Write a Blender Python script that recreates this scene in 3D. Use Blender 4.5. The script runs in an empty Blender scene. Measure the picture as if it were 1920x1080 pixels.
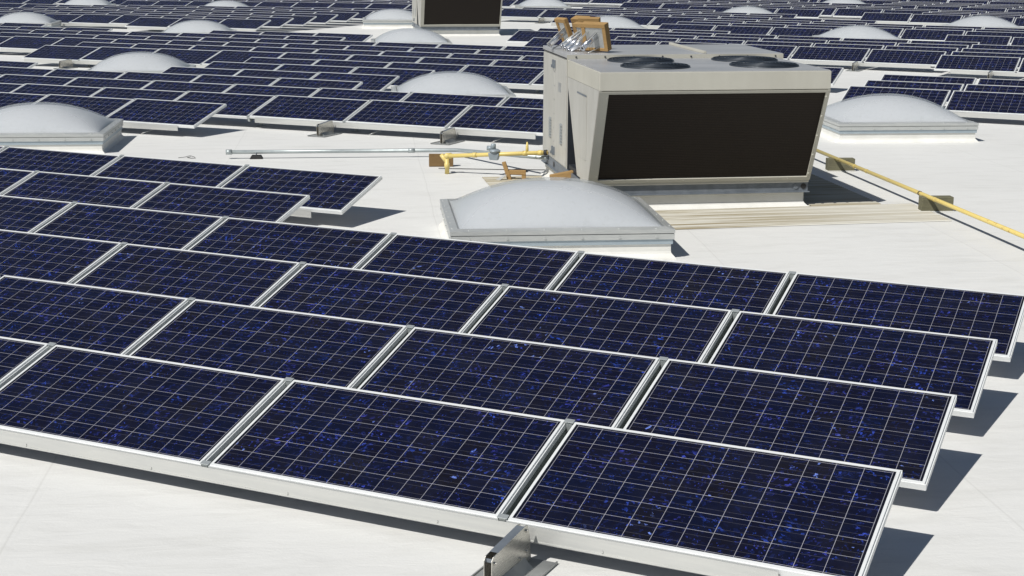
import bpy, bmesh, math, random
from mathutils import Vector, Matrix
R_ = math.radians
random.seed(4)
sc = bpy.context.scene
COL = sc.collection

# ------------------------------------------------------------------ world, sun
SUN_AZ, SUN_EL = R_(71.0), R_(50.1)          # direction the light travels (azimuth from +x) and elevation
w = bpy.data.worlds.new("World"); sc.world = w; w.use_nodes = True
nt = w.node_tree
sky = nt.nodes.new("ShaderNodeTexSky"); sky.sky_type = 'NISHITA'; sky.sun_disc = False
sky.sun_elevation = SUN_EL
sx, sy = -math.cos(SUN_AZ), -math.sin(SUN_AZ)  # horizontal direction towards the sun
sky.sun_rotation = math.atan2(sx, sy)
sky.air_density = 1.0; sky.dust_density = 0.6; sky.ozone_density = 1.5
bg = nt.nodes["Background"]; bg.inputs[1].default_value = 0.040
nt.links.new(sky.outputs[0], bg.inputs[0])
sl = bpy.data.lights.new("sun", 'SUN'); sl.energy = 4.25; sl.angle = R_(0.53); sl.color = (1.0, 0.975, 0.925)
so = bpy.data.objects.new("sun", sl); COL.objects.link(so)
dvec = Vector((math.cos(SUN_EL)*math.cos(SUN_AZ), math.cos(SUN_EL)*math.sin(SUN_AZ), -math.sin(SUN_EL)))
so.rotation_euler = dvec.to_track_quat('-Z', 'Y').to_euler(); so.location = (-10, -20, 40)
so['label'] = 'sun'; so['category'] = 'light'

# ------------------------------------------------------------------ camera
CAM = Vector((3.3932, -8.0233, 3.3054)); YAW, PITCH, ROLL = R_(-25.2683), R_(12.8733), R_(0.3166)
FPX = 2840.86
fw = Vector((math.sin(YAW)*math.cos(PITCH), math.cos(YAW)*math.cos(PITCH), -math.sin(PITCH)))
rt = Vector((math.cos(YAW), -math.sin(YAW), 0)); up = rt.cross(fw)
r2 = math.cos(ROLL)*rt + math.sin(ROLL)*up; u2 = -math.sin(ROLL)*rt + math.cos(ROLL)*up
cd = bpy.data.cameras.new("camera"); co = bpy.data.objects.new("camera", cd); COL.objects.link(co)
cd.sensor_width = 36; cd.lens = FPX/1920*36; cd.clip_end = 2000; cd.clip_start = 0.1
co.matrix_world = Matrix(((r2.x, u2.x, -fw.x, CAM.x), (r2.y, u2.y, -fw.y, CAM.y), (r2.z, u2.z, -fw.z, CAM.z), (0, 0, 0, 1)))
sc.camera = co
def project(p):
    d = Vector(p) - CAM; z = d.dot(fw)
    return (960 + FPX*d.dot(r2)/z, 540 - FPX*d.dot(u2)/z) if z > 0.2 else (9999, 9999)
sc.view_settings.view_transform = 'Standard'; sc.view_settings.look = 'None'
sc.view_settings.exposure = 0.0; sc.view_settings.gamma = 1.0

# ------------------------------------------------------------------ roof height (very slight drainage falls)
CF = (0.06005, 0.10606, 0.01666, -0.15554, -0.13429, -0.01337)
def H(x, y):
    t = max(y-7, 0); k = t/(t+2.5)
    X = (min(max(x, -46), 6)+10)/20; Y = (min(y, 62)-20)/20
    return k*(CF[0]+CF[1]*X+CF[2]*Y+CF[3]*X*Y+CF[4]*X*X+CF[5]*Y*Y)

# ------------------------------------------------------------------ material helpers
class N:
    def __init__(s, name):
        s.m = bpy.data.materials.new(name); s.m.use_nodes = True
        s.t = s.m.node_tree; s.b = s.t.nodes["Principled BSDF"]
    def n(s, typ, **kw):
        q = s.t.nodes.new("ShaderNode"+typ)
        for k, v in kw.items(): setattr(q, k, v)
        return q
    def put(s, sock, v):
        if hasattr(v, 'is_linked') or hasattr(v, 'links'): s.t.links.new(v, sock)
        else: sock.default_value = v
    def math(s, op, a, b=0.0, c=None, clamp=False):
        q = s.n("Math", operation=op); q.use_clamp = clamp
        s.put(q.inputs[0], a); s.put(q.inputs[1], b)
        if c is not None: s.put(q.inputs[2], c)
        return q.outputs[0]
    def vmath(s, op, a, b):
        q = s.n("VectorMath", operation=op); s.put(q.inputs[0], a); s.put(q.inputs[1], b); return q.outputs[0]
    def mix(s, f, a, b, mode='MIX'):
        q = s.n("MixRGB", blend_type=mode); s.put(q.inputs[0], f); s.put(q.inputs[1], a); s.put(q.inputs[2], b); return q.outputs[0]
    def noise(s, vec, scale, detail=4, rough=0.55, dist=0.0, out=0):
        q = s.n("TexNoise"); s.put(q.inputs['Vector'], vec); q.inputs['Scale'].default_value = scale
        q.inputs['Detail'].default_value = detail; q.inputs['Roughness'].default_value = rough; q.inputs['Distortion'].default_value = dist
        return q.outputs[out]
    def voro(s, vec, scale, feature='F1', out='Distance', rnd=1.0):
        q = s.n("TexVoronoi", feature=feature); s.put(q.inputs['Vector'], vec); q.inputs['Scale'].default_value = scale
        q.inputs['Randomness'].default_value = rnd
        return q.outputs[out]
    def ramp(s, f, lo, hi, a=0.0, b=1.0):
        q = s.n("MapRange"); q.clamp = True; s.put(q.inputs[0], f)
        q.inputs[1].default_value = lo; q.inputs[2].default_value = hi; q.inputs[3].default_value = a; q.inputs[4].default_value = b
        return q.outputs[0]
    def mapping(s, vec, sc=(1, 1, 1), rot=(0, 0, 0), loc=(0, 0, 0)):
        q = s.n("Mapping"); s.put(q.inputs[0], vec); q.inputs[1].default_value = loc; q.inputs[2].default_value = rot; q.inputs[3].default_value = sc
        return q.outputs[0]
    def sep(s, v):
        q = s.n("SeparateXYZ"); s.put(q.inputs[0], v); return q.outputs
    def comb(s, x, y, z=0.0):
        q = s.n("CombineXYZ"); s.put(q.inputs[0], x); s.put(q.inputs[1], y); s.put(q.inputs[2], z); return q.outputs[0]
    def obj(s): return s.n("TexCoord").outputs['Object']
    def gen(s): return s.n("TexCoord").outputs['Generated']
    def uv(s): return s.n("TexCoord").outputs['UV']
    def pos(s): return s.n("NewGeometry").outputs['Position']
    def rnd(s): return s.n("ObjectInfo").outputs['Random']
    def bump(s, h, st, dist=0.01):
        q = s.n("Bump"); s.put(q.inputs['Height'], h); q.inputs['Strength'].default_value = st; q.inputs['Distance'].default_value = dist
        s.t.links.new(q.outputs[0], s.b.inputs['Normal'])
    def set(s, col=None, rough=None, metal=None, spec=None, ior=None, coat=None, coat_r=None):
        for nm, v in (('Base Color', col), ('Roughness', rough), ('Metallic', metal), ('Specular IOR Level', spec), ('IOR', ior), ('Coat Weight', coat), ('Coat Roughness', coat_r)):
            if v is None: continue
            if isinstance(v, tuple) and len(v) == 3: v = (*v, 1)
            s.put(s.b.inputs[nm], v)
        return s.m
def C4(c): return (*c, 1)

def mottled(name, a, b, scale=6.0, rough=0.5, metal=0.0, spec=0.5, lo=0.35, hi=0.7, stretch=(1, 1, 1), bump=0.0, bscale=40):
    k = N(name); v = k.mapping(k.obj(), stretch)
    f = k.ramp(k.noise(v, scale, 6, 0.6), lo, hi)
    k.set(k.mix(f, C4(a), C4(b)), k.ramp(k.noise(v, scale*2.3, 3), 0.3, 0.7, rough-0.07, rough+0.07), metal, spec)
    if bump: k.bump(k.noise(v, bscale, 4), bump, 0.004)
    return k.m

M = {}
def roof_mat():
    k = N("roof_membrane"); p = k.pos()
    c = k.mapping(p, (1, 1, 1), (0, 0, R_(-31)))
    big = k.ramp(k.noise(p, 0.35, 5, 0.6), 0.35, 0.72)
    mid = k.ramp(k.noise(k.mapping(c, (0.55, 2.2, 1)), 2.2, 6, 0.65, 0.4), 0.5, 0.78)
    fine = k.ramp(k.noise(p, 45, 3, 0.6), 0.3, 0.7)
    specks = k.ramp(k.noise(k.mapping(c, (5, 16, 1)), 3.0, 4, 0.7, 1.0), 0.69, 0.76)
    base = k.mix(big, (0.765, 0.762, 0.738, 1), (0.71, 0.708, 0.685, 1))
    base = k.mix(k.math('MULTIPLY', mid, 0.50), base, (0.57, 0.565, 0.535, 1))
    base = k.mix(k.math('MULTIPLY', fine, 0.10), base, (0.62, 0.61, 0.58, 1))
    base = k.mix(k.math('MULTIPLY', specks, 0.20), base, (0.45, 0.43, 0.38, 1))
    # welded lap seams of the membrane sheets
    xs = k.sep(k.vmath('ADD', c, k.vmath('MULTIPLY', k.vmath('SUBTRACT', k.noise(p, 0.8, 2, out=1), (0.5, 0.5, 0.5)), (0.05, 0.05, 0))))
    fr = k.math('FRACT', k.math('ADD', k.math('DIVIDE', xs[0], 2.9), 0.62))
    d = k.math('MULTIPLY', k.math('ABSOLUTE', k.math('SUBTRACT', fr, 0.5)), 2.9)
    seam = k.ramp(d, 0.0, 0.012, 1.0, 0.0)
    lap = k.ramp(d, 0.03, 0.05, 1.0, 0.0)
    base = k.mix(k.math('MULTIPLY', seam, 0.22), base, (0.40, 0.39, 0.36, 1))
    k.set(base, 0.62, 0.0, 0.35)
    hgt = k.math('ADD', k.math('ADD', k.math('MULTIPLY', k.noise(k.mapping(c, (0.7, 2, 1)), 3.0, 5, 0.6, 0.6), 0.8), k.math('MULTIPLY', lap, 0.05)), k.math('MULTIPLY', k.noise(p, 60, 2), 0.08))
    k.bump(hgt, 0.45, 0.024)
    return k.m
M['roof'] = roof_mat()

def cell_mat():
    k = N("solar_cells")
    uv = k.sep(k.uv()); u, v = uv[0], uv[1]
    fu, fv = k.math('FRACT', u), k.math('FRACT', v)
    iu, iv = k.math('FLOOR', u), k.math('FLOOR', v)
    du = k.math('SUBTRACT', 0.5, k.math('ABSOLUTE', k.math('SUBTRACT', fu, 0.5)))
    dv = k.math('SUBTRACT', 0.5, k.math('ABSOLUTE', k.math('SUBTRACT', fv, 0.5)))
    def lt(x, t): return k.math('LESS_THAN', x, t)
    inside = k.math('MULTIPLY', k.math('MULTIPLY', k.math('GREATER_THAN', u, -0.012), lt(u, 12.012)), k.math('MULTIPLY', k.math('GREATER_THAN', v, -0.06), lt(v, 6.06)))
    gap = k.math('MULTIPLY', k.math('MAXIMUM', lt(du, 0.0085), lt(dv, 0.0085)), inside)
    bus = k.math('MULTIPLY', k.math('MAXIMUM', lt(k.math('ABSOLUTE', k.math('SUBTRACT', fv, 0.27)), 0.006), lt(k.math('ABSOLUTE', k.math('SUBTRACT', fv, 0.73)), 0.006)), inside)
    r = k.rnd()
    off = k.comb(k.math('MULTIPLY', r, 917.0), k.math('MULTIPLY', r, 463.0), k.math('MULTIPLY', r, 71.0))
    wn = k.n("TexWhiteNoise", noise_dimensions='3D')
    k.put(wn.inputs['Vector'], k.vmath('ADD', k.comb(iu, iv), off))
    cr = k.sep(wn.outputs['Color'])
    # crystal grains: stretched at a different angle in every wafer
    vr = k.n("VectorRotate", rotation_type='Z_AXIS')
    k.put(vr.inputs['Vector'], k.comb(fu, fv)); vr.inputs['Center'].default_value = (0.5, 0.5, 0)
    k.put(vr.inputs['Angle'], k.math('MULTIPLY', cr[0], 6.283))
    base_v = k.vmath('ADD', vr.outputs[0], k.vmath('MULTIPLY', wn.outputs['Color'], (53.0, 37.0, 19.0)))
    warp = k.vmath('MULTIPLY', k.vmath('SUBTRACT', k.noise(base_v, 9.0, 3, 0.6, out=1), (0.5, 0.5, 0.5)), (0.16, 0.16, 0.16))
    gv = k.mapping(k.vmath('ADD', base_v, warp), (0.75, 1.35, 1))
    c1 = k.sep(k.voro(gv, 9.5, out='Color'))
    c2 = k.sep(k.voro(gv, 21.0, out='Color'))
    c3 = k.sep(k.voro(gv, 6.5, out='Color'))
    clus = k.ramp(k.noise(k.vmath('ADD', k.comb(u, v), off), 0.9, 3, 0.6), 0.50, 0.64)
    clus2 = k.ramp(k.noise(base_v, 2.3, 2, 0.5), 0.50, 0.64)
    edge = k.ramp(k.noise(base_v, 42, 2, 0.6), 0.36, 0.58)
    b1 = k.math('MULTIPLY', k.math('MULTIPLY', k.ramp(c1[0], 0.80, 0.94), clus), edge)
    b2 = k.math('MULTIPLY', k.math('MULTIPLY', k.ramp(c2[1], 0.93, 0.99), clus2), edge)
    b3 = k.math('MULTIPLY', k.math('MULTIPLY', k.ramp(c3[2], 0.90, 0.98), 0.22), edge)
    hot = k.math('MULTIPLY', k.math('MULTIPLY', k.ramp(c1[0], 0.986, 0.992), k.ramp(cr[1], 0.90, 0.94)), edge)
    wafer = k.mix(cr[2], (0.0046, 0.0064, 0.0205, 1), (0.0060, 0.0060, 0.0150, 1))
    wafer = k.mix(k.ramp(cr[1], 0.92, 0.95, 0.0, 0.6), wafer, (0.0090, 0.0080, 0.0100, 1))
    wafer = k.mix(k.ramp(c3[1], 0.35, 1.0, 0.0, 0.32), wafer, (0.005, 0.0085, 0.036, 1))
    wafer = k.mix(b3, wafer, (0.02, 0.045, 0.26, 1))
    fl = k.mix(cr[0], (0.045, 0.135, 0.85, 1), (0.095, 0.11, 0.74, 1))
    wafer = k.mix(k.math('MULTIPLY', k.math('MAXIMUM', k.math('MULTIPLY', b1, k.ramp(c1[2], 0.2, 0.9, 0.15, 1.0)), k.math('MULTIPLY', b2, 0.7)), 0.85), wafer, fl)
    wafer = k.mix(k.math('MULTIPLY', hot, 0.85), wafer, (0.22, 0.34, 0.95, 1))
    # faint finger lines
    fing = k.math('MULTIPLY', k.math('LESS_THAN', k.math('FRACT', k.math('MULTIPLY', u, 52.0)), 0.10), 0.02)
    wafer = k.mix(fing, wafer, (0.25, 0.26, 0.32, 1))
    col = k.mix(k.math('MULTIPLY', bus, 0.40), wafer, (0.16, 0.16, 0.19, 1))
    col = k.mix(gap, col, (0.36, 0.36, 0.40, 1))
    outm = k.math('SUBTRACT', 1.0, inside)
    col = k.mix(outm, col, (0.008, 0.009, 0.016, 1))
    dust = k.ramp(k.noise(k.vmath('ADD', k.comb(u, v), off), 0.55, 5, 0.65), 0.45, 0.8, 0.0, 0.012)
    col = k.mix(dust, col, (0.6, 0.58, 0.52, 1))
    k.set(col, 0.16, 0.0, 0.5, 1.22)
    return k.m
M['cells'] = cell_mat()
M['alu'] = mottled("anodised_aluminium", (0.80, 0.81, 0.805), (0.73, 0.75, 0.75), 5, 0.45, 0.12, 0.5, stretch=(1, 6, 6))
M['white_alu'] = mottled("mill_finish_strip", (0.61, 0.61, 0.585), (0.54, 0.545, 0.53), 3, 0.36, 0.35, 0.5, stretch=(0.6, 5, 9))
M['rail'] = mottled("galvanised_rail", (0.50, 0.53, 0.53), (0.40, 0.43, 0.43), 8, 0.45, 0.5)
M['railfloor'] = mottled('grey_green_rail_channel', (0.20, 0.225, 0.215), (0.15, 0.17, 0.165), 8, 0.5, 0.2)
def steel():
    k = N("brushed_stainless"); o = k.obj()
    f = k.noise(k.mapping(o, (3, 3, 120)), 3.0, 4)
    k.set(k.mix(f, (0.70, 0.68, 0.62, 1), (0.66, 0.64, 0.59, 1)), k.ramp(f, 0.3, 0.7, 0.24, 0.34), 0.85); return k.m
M['steel'] = steel()
M['plate'] = mottled('galvanised_base_plate', (0.42, 0.43, 0.42), (0.34, 0.35, 0.345), 9, 0.4, 0.5)
M['curb'] = mottled("white_curb_membrane", (0.80, 0.79, 0.75), (0.72, 0.71, 0.66), 3.5, 0.6, 0, 0.3, bump=0.25, bscale=7)
M['skyframe'] = mottled("skylight_frame_aluminium", (0.60, 0.61, 0.59), (0.52, 0.535, 0.525), 7, 0.40, 0.4, stretch=(1, 1, 6))
M['flash'] = mottled("blue_grey_flashing", (0.42, 0.49, 0.53), (0.36, 0.43, 0.48), 6, 0.45, 0.3)
M['beige'] = mottled("beige_cabinet_paint", (0.52, 0.505, 0.44), (0.46, 0.445, 0.385), 2.2, 0.5, 0.0, 0.4, stretch=(1, 1, 0.35))
def pale():
    k = N("weathered_pale_cabinet_panel"); o = k.obj()
    f = k.ramp(k.noise(k.mapping(o, (1, 1, 0.4)), 2.6, 6, 0.6), 0.3, 0.75)
    st = k.ramp(k.noise(k.mapping(o, (9, 9, 0.5)), 2.2, 6, 0.7), 0.52, 0.78)
    sp = k.ramp(k.noise(o, 26, 5, 0.7), 0.62, 0.74)
    c = k.mix(f, (0.56, 0.55, 0.51, 1), (0.46, 0.45, 0.41, 1)); c = k.mix(k.math('MULTIPLY', st, 0.40), c, (0.33, 0.31, 0.26, 1)); c = k.mix(k.math('MULTIPLY', sp, 0.30), c, (0.30, 0.28, 0.23, 1))
    k.set(c, k.ramp(f, 0, 1, 0.38, 0.52), 0.12, 0.45); return k.m
M['beige_pale'] = pale()
M['top'] = mottled("galvanised_cabinet_top", (0.50, 0.505, 0.51), (0.42, 0.425, 0.43), 1.6, 0.42, 0.3, stretch=(0.4, 1, 1))
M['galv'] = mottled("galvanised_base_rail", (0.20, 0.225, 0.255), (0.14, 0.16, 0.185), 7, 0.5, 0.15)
def coil():
    k = N("dark_condenser_fins"); o = k.obj(); s = k.sep(o)
    f = k.math('FRACT', k.math('MULTIPLY', s[2], 46.0))
    l = k.ramp(f, 0.2, 0.5)
    big = k.ramp(k.noise(o, 2.0, 5, 0.6), 0.4, 0.7)
    c = k.mix(l, (0.012, 0.0095, 0.008, 1), (0.026, 0.020, 0.0165, 1)); c = k.mix(k.math('MULTIPLY', big, 0.5), c, (0.022, 0.018, 0.014, 1))
    k.set(c, 0.7, 0.0, 0.2); k.bump(f, 0.4, 0.004); return k.m
M['coil'] = coil()
M['black'] = mottled("black_rubber", (0.018, 0.018, 0.02), (0.03, 0.03, 0.03), 9, 0.6)
M['gapdark'] = mottled("gap_shade_and_dark_metal", (0.020, 0.025, 0.034), (0.014, 0.018, 0.025), 4, 0.6)  # dark metal; also carries the shade inside the condenser gap as colour
M['fan'] = mottled("dark_fan_guard", (0.045, 0.055, 0.07), (0.03, 0.038, 0.05), 9, 0.45, 0.2)
def yellow():
    k = N("yellow_gas_pipe_paint"); o = k.obj()
    ch = k.ramp(k.noise(o, 9, 6, 0.7), 0.60, 0.66)
    f = k.noise(o, 3, 3)
    k.set(k.mix(k.math('MULTIPLY', ch, 0.8), k.mix(f, (0.72, 0.55, 0.15, 1), (0.66, 0.54, 0.22, 1)), (0.30, 0.13, 0.05, 1)), 0.4); return k.m
M['yellow'] = yellow()
def wood(name, a, b, c, dirt=0.0):
    k = N(name); o = k.obj()
    g = k.noise(k.mapping(o, (2, 22, 22)), 3.0, 6, 0.65, 0.8)
    col = k.mix(k.ramp(g, 0.3, 0.7), C4(a), C4(b)); col = k.mix(k.ramp(k.noise(o, 7, 4), 0.55, 0.75, 0, 0.7), col, C4(c))
    k.set(col, 0.72, 0, 0.25); k.bump(g, 0.4, 0.004); return k.m
M['timber'] = wood("fresh_pine_timber", (0.42, 0.27, 0.115), (0.30, 0.18, 0.07), (0.36, 0.24, 0.12))
M['oldwood'] = wood("weathered_treated_timber", (0.20, 0.19, 0.12), (0.11, 0.105, 0.07), (0.15, 0.13, 0.08))
M['brownwood'] = wood("brown_pipe_block_timber", (0.22, 0.14, 0.06), (0.17, 0.105, 0.045), (0.13, 0.08, 0.04))
M['conduit'] = mottled("grey_galvanised_conduit", (0.42, 0.46, 0.46), (0.33, 0.37, 0.38), 5, 0.42, 0.4)
M['regulator'] = mottled("grey_regulator_casting", (0.30, 0.35, 0.38), (0.24, 0.28, 0.31), 9, 0.45, 0.2)
M['bright'] = mottled("bright_tin", (0.80, 0.82, 0.85), (0.66, 0.68, 0.74), 9, 0.22, 0.9)
M['tin'] = mottled("dull_sheet_metal", (0.52, 0.53, 0.52), (0.42, 0.43, 0.42), 16, 0.4, 0.5)
M['tag'] = mottled("white_paper_tag", (0.7, 0.7, 0.7), (0.5, 0.5, 0.5), 160, 0.6)
def pad():
    k = N("ribbed_walkway_mat"); o = k.obj(); xyz = k.sep(o)
    st = k.ramp(k.noise(k.mapping(o, (0.30, 2.6, 1)), 1.7, 6, 0.65, 0.5), 0.46, 0.66)
    st2 = k.ramp(k.noise(k.mapping(o, (0.16, 5, 1)), 1.8, 4, 0.6, 0.3), 0.45, 0.58)
    fade = k.ramp(xyz[0], -0.6, 1.6, 1.0, 0.35)
    fr = k.math('FRACT', k.math('ADD', k.math('DIVIDE', k.math('ADD', xyz[1], 10.0), 0.075), 0.13))
    groove = k.ramp(k.math('ABSOLUTE', k.math('SUBTRACT', fr, 0.5)), 0.10, 0.30)
    c = k.mix(k.math('MULTIPLY', st, fade), (0.66, 0.645, 0.585, 1), (0.50, 0.455, 0.345, 1)); c = k.mix(k.math('MULTIPLY', k.math('MULTIPLY', st2, fade), 0.95), c, (0.30, 0.25, 0.155, 1))
    c = k.mix(k.math('MULTIPLY', groove, 0.45), c, (0.36, 0.315, 0.215, 1))
    k.set(c, 0.7, 0, 0.25); k.bump(k.noise(o, 30, 3), 0.2, 0.003); return k.m
M['pad'] = pad()
def dome(outer):
    k = N("clear_acrylic_outer_dome" if outer else "milky_acrylic_inner_dome"); o = k.obj()
    f = k.ramp(k.noise(o, 1.4, 4, 0.5), 0.35, 0.7)
    fx = k.ramp(k.noise(k.mapping(o, (1, 1, 0.3)), 16, 5, 0.65), 0.35, 0.75)
    streak = k.ramp(k.noise(k.mapping(o, (7, 7, 0.8)), 2.0, 5, 0.6), 0.55, 0.75)
    c = k.mix(f, (0.78, 0.785, 0.785, 1), (0.73, 0.74, 0.745, 1)); c = k.mix(k.math('MULTIPLY', fx, 0.12), c, (0.45, 0.45, 0.45, 1))
    out = k.t.nodes["Material Output"]; mx = k.n("MixShader")
    if outer:
        c = k.mix(0.5, c, (0.54, 0.58, 0.62, 1))
        k.set(k.mix(k.math('MULTIPLY', streak, 0.25), c, (0.42, 0.41, 0.38, 1)), k.ramp(fx, 0, 1, 0.04, 0.10), 0.0, 0.5, 1.49)
        tr = k.n("BsdfTransparent"); k.put(tr.inputs[0], (0.92, 0.935, 0.95, 1)); mx.inputs[0].default_value = 0.62
    else:
        k.set(c, 0.35, 0.0, 0.3)
        tr = k.n("BsdfTranslucent"); k.put(tr.inputs[0], (0.62, 0.66, 0.72, 1)); mx.inputs[0].default_value = 0.10
    k.t.links.new(k.b.outputs[0], mx.inputs[1]); k.t.links.new(tr.outputs[0], mx.inputs[2]); k.t.links.new(mx.outputs[0], out.inputs[0])
    return k.m
M['dome'] = dome(True); M['inner_dome'] = dome(False)

# ------------------------------------------------------------------ mesh helpers
class MB:
    def __init__(s): s.bm = bmesh.new(); s.uvl = s.bm.loops.layers.uv.new("UVMap")
    def pts(s, P, F):
        vs = [s.bm.verts.new(p) for p in P]
        out = []
        for f in F:
            try: out.append(s.bm.faces.new([vs[i] for i in f]))
            except ValueError: pass
        return out
    def hexa(s, P):     # 8 points: bottom 4 then top 4
        return s.pts(P, [(3, 2, 1, 0), (4, 5, 6, 7), (0, 1, 5, 4), (1, 2, 6, 5), (2, 3, 7, 6), (3, 0, 4, 7)])
    def box(s, x0, x1, y0, y1, z0, z1, f=None):
        P = [(x0, y0, z0), (x1, y0, z0), (x1, y1, z0), (x0, y1, z0), (x0, y0, z1), (x1, y0, z1), (x1, y1, z1), (x0, y1, z1)]
        if f: P = [f(*p) for p in P]
        return s.hexa(P)
    def tube(s, P, r, n=10, cap=True):
        P = [Vector(p) for p in P]; rings = []
        rr = r if isinstance(r, (list, tuple)) else [r]*len(P)
        for i, p in enumerate(P):
            t = (P[min(i+1, len(P)-1)] - P[max(i-1, 0)])
            if t.length < 1e-9: t = (P[-1]-P[0])
            t.normalize()
            a = t.cross(Vector((0, 0, 1)));
            if a.length < 1e-3: a = t.cross(Vector((1, 0, 0)))
            a.normalize(); b = t.cross(a)
            rings.append([s.bm.verts.new(p + rr[i]*(math.cos(2*math.pi*j/n)*a + math.sin(2*math.pi*j/n)*b)) for j in range(n)])
        for i in range(len(P)-1):
            for j in range(n):
                fc = s.bm.faces.new((rings[i][j], rings[i][(j+1) % n], rings[i+1][(j+1) % n], rings[i+1][j])); fc.smooth = True
        if cap:
            s.bm.faces.new(rings[0][::-1]); s.bm.faces.new(rings[-1])
    def prism(s, poly, f0, f1):     # poly of 2D points, f0/f1 map (a,b)->3D for the two ends
        n = len(poly)
        P = [f0(*q) for q in poly] + [f1(*q) for q in poly]
        F = [tuple(range(n))[::-1], tuple(range(n, 2*n))] + [(i, (i+1) % n, n+(i+1) % n, n+i) for i in range(n)]
        return s.pts(P, F)
    def build(s, name, mat, parent=None, bevel=0.0):
        bmesh.ops.recalc_face_normals(s.bm, faces=s.bm.faces)
        me = bpy.data.meshes.new(name); s.bm.to_mesh(me); s.bm.free(); me.materials.append(mat)
        o = bpy.data.objects.new(name, me); COL.objects.link(o)
        if parent is not None: o.parent = parent
        if bevel:
            b = o.modifiers.new("bevel", 'BEVEL'); b.width = bevel; b.segments = 2; b.limit_method = 'ANGLE'
        return o
def tag(o, label=None, cat=None, group=None, kind=None):
    if label: o['label'] = label
    if cat: o['category'] = cat
    if group: o['group'] = group
    if kind: o['kind'] = kind
    return o
def thing(name, label, cat, loc=(0, 0, 0), rz=0.0, group=None):
    o = bpy.data.objects.new(name, None); COL.objects.link(o); o.empty_display_size = 0.2
    o.location = loc; o.rotation_euler = (0, 0, rz); return tag(o, label, cat, group)
def kids(o): return [c for c in bpy.data.objects if c.parent == o]
def copy_tree(o, parent=None, ch=None):
    c = o.copy(); COL.objects.link(c)
    if parent is not None: c.parent = parent
    for k in (ch[o.name] if ch else kids(o)): copy_tree(k, c)
    return c

# ------------------------------------------------------------------ the roof
def grid_axis(a, b, fine0, fine1, st, far):
    v = []; x = a
    while x < b:
        v.append(x); x += st if fine0 <= x < fine1 else far
    v.append(b); return v
gx = grid_axis(-400, 400, -80, 30, 1.0, 20); gy = grid_axis(-60, 700, -10, 90, 1.0, 20)
rb = MB(); G = [[rb.bm.verts.new((x, y, H(x, y))) for x in gx] for y in gy]
for j in range(len(gy)-1):
    for i in range(len(gx)-1):
        f = rb.bm.faces.new((G[j][i], G[j][i+1], G[j+1][i+1], G[j+1][i])); f.smooth = True
tag(rb.build('roof_deck', M['roof']), 'white membrane roof deck', None, None, 'structure')

# ------------------------------------------------------------------ solar panels
TILT = R_(17.2); LEN = 1.95; DEP = 0.992; PITCHX = 2.0; ZF = 0.21
ct, st_ = math.cos(TILT), math.sin(TILT); YB = DEP*ct     # depth on plan
def S(s, d, n): return (s, d*ct - n*st_, ZF + d*st_ + n*ct)
hl = LEN/2
def frame_mesh(mb, f=S):
    lip = 0.026
    for d0, d1 in ((0.008, lip), (DEP-lip, DEP-0.008)):
        mb.box(-hl+0.009, hl-0.009, d0, d1, -0.046, 0, f)
    mb.box(-hl, hl, 0, 0.008, -0.046, -0.005, f); mb.box(-hl, hl, DEP-0.008, DEP, -0.046, -0.005, f)
    for q in (-1, 1):
        a, b = sorted((q*(hl-0.009), q*(hl-lip)))
        mb.box(a, b, lip, DEP-lip, -0.046, 0, f)
        a, b = sorted((q*hl, q*(hl-0.009)))
        mb.box(a, b, 0.008, DEP-0.008, -0.046, -0.012, f)
def cells_mesh(mb, f=S, uoff=0, voff=0):
    x0, x1, d0, d1 = -hl+0.0262, hl-0.0262, 0.0262, DEP-0.0262
    fs = mb.pts([f(x0, d0, -0.003), f(x1, d0, -0.003), f(x1, d1, -0.003), f(x0, d1, -0.003)], [(0, 1, 2, 3)])
    uu = ((-0.11, -0.09), (12.11, -0.09), (12.11, 6.09), (-0.11, 6.09))
    for l, q in zip(fs[0].loops, uu): l[mb.uvl].uv = (q[0]+uoff, q[1]+voff)
    mb.box(x0, x1, d0, d1, -0.030, -0.006, f)
proto = thing('solar_panel', 'x', 'solar panel')
mb = MB(); frame_mesh(mb); P_frame = mb.build('frame', M['alu'], proto)
mb = MB(); cells_mesh(mb); P_cells = mb.build('cell_sheet', M['cells'], proto)
mb = MB(); mb.box(hl-0.0255, hl-0.0205, DEP-0.105, DEP-0.045, -0.0025, 0.0005, S); P_tag = mb.build('barcode_tag', M['tag'], proto)

ORD = ['', 'first', 'second', 'third', 'fourth', 'fifth', 'sixth', 'seventh', 'eighth', 'ninth', 'tenth', 'eleventh', 'twelfth', 'thirteenth', 'fourteenth']
# rows: (description, group, y of back top edge, x start, n, near?)
ROWS = []
G1, G2, G3, G4, G5 = ('panels of the nearest block', 'panels of the middle block behind the pipe', 'panels of the right-hand block behind the air handler', 'panels of the far left block', 'far panels near the horizon')
sN = 0.0288; dN = 1.5773
for r, (k0, k1, nm) in enumerate(((-4, 1, 'frontmost'), (-5, 1, 'second'), (-5, 1, 'third'), (-6, 1, 'fourth'), (-7, -3, 'fifth'), (-8, -3, 'rearmost'))):
    ROWS.append((nm+' row of the nearest block', G1, r*dN, r*sN + 2*k0, k1-k0, r == 0))
def mid(nm, y, x, n): ROWS.append((nm+' row of middle block', G2, y, x, n, False))
mid('front short', 13.83, -22.44, 5); mid('second', 15.39, -22.45, 8); mid('third', 16.97, -24.5, 9)
mid('fourth', 18.56, -26.5, 7); mid('fifth', 20.09, -26.4, 2); mid('fifth', 20.09, -18.51, 3); mid('sixth', 21.68, -18.51, 3)
mid('seventh', 23.22, -18.5, 6); mid('eighth', 24.95, -26.6, 9); mid('ninth', 26.45, -26.57, 11); mid('tenth', 28.01, -34.57, 12)
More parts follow.
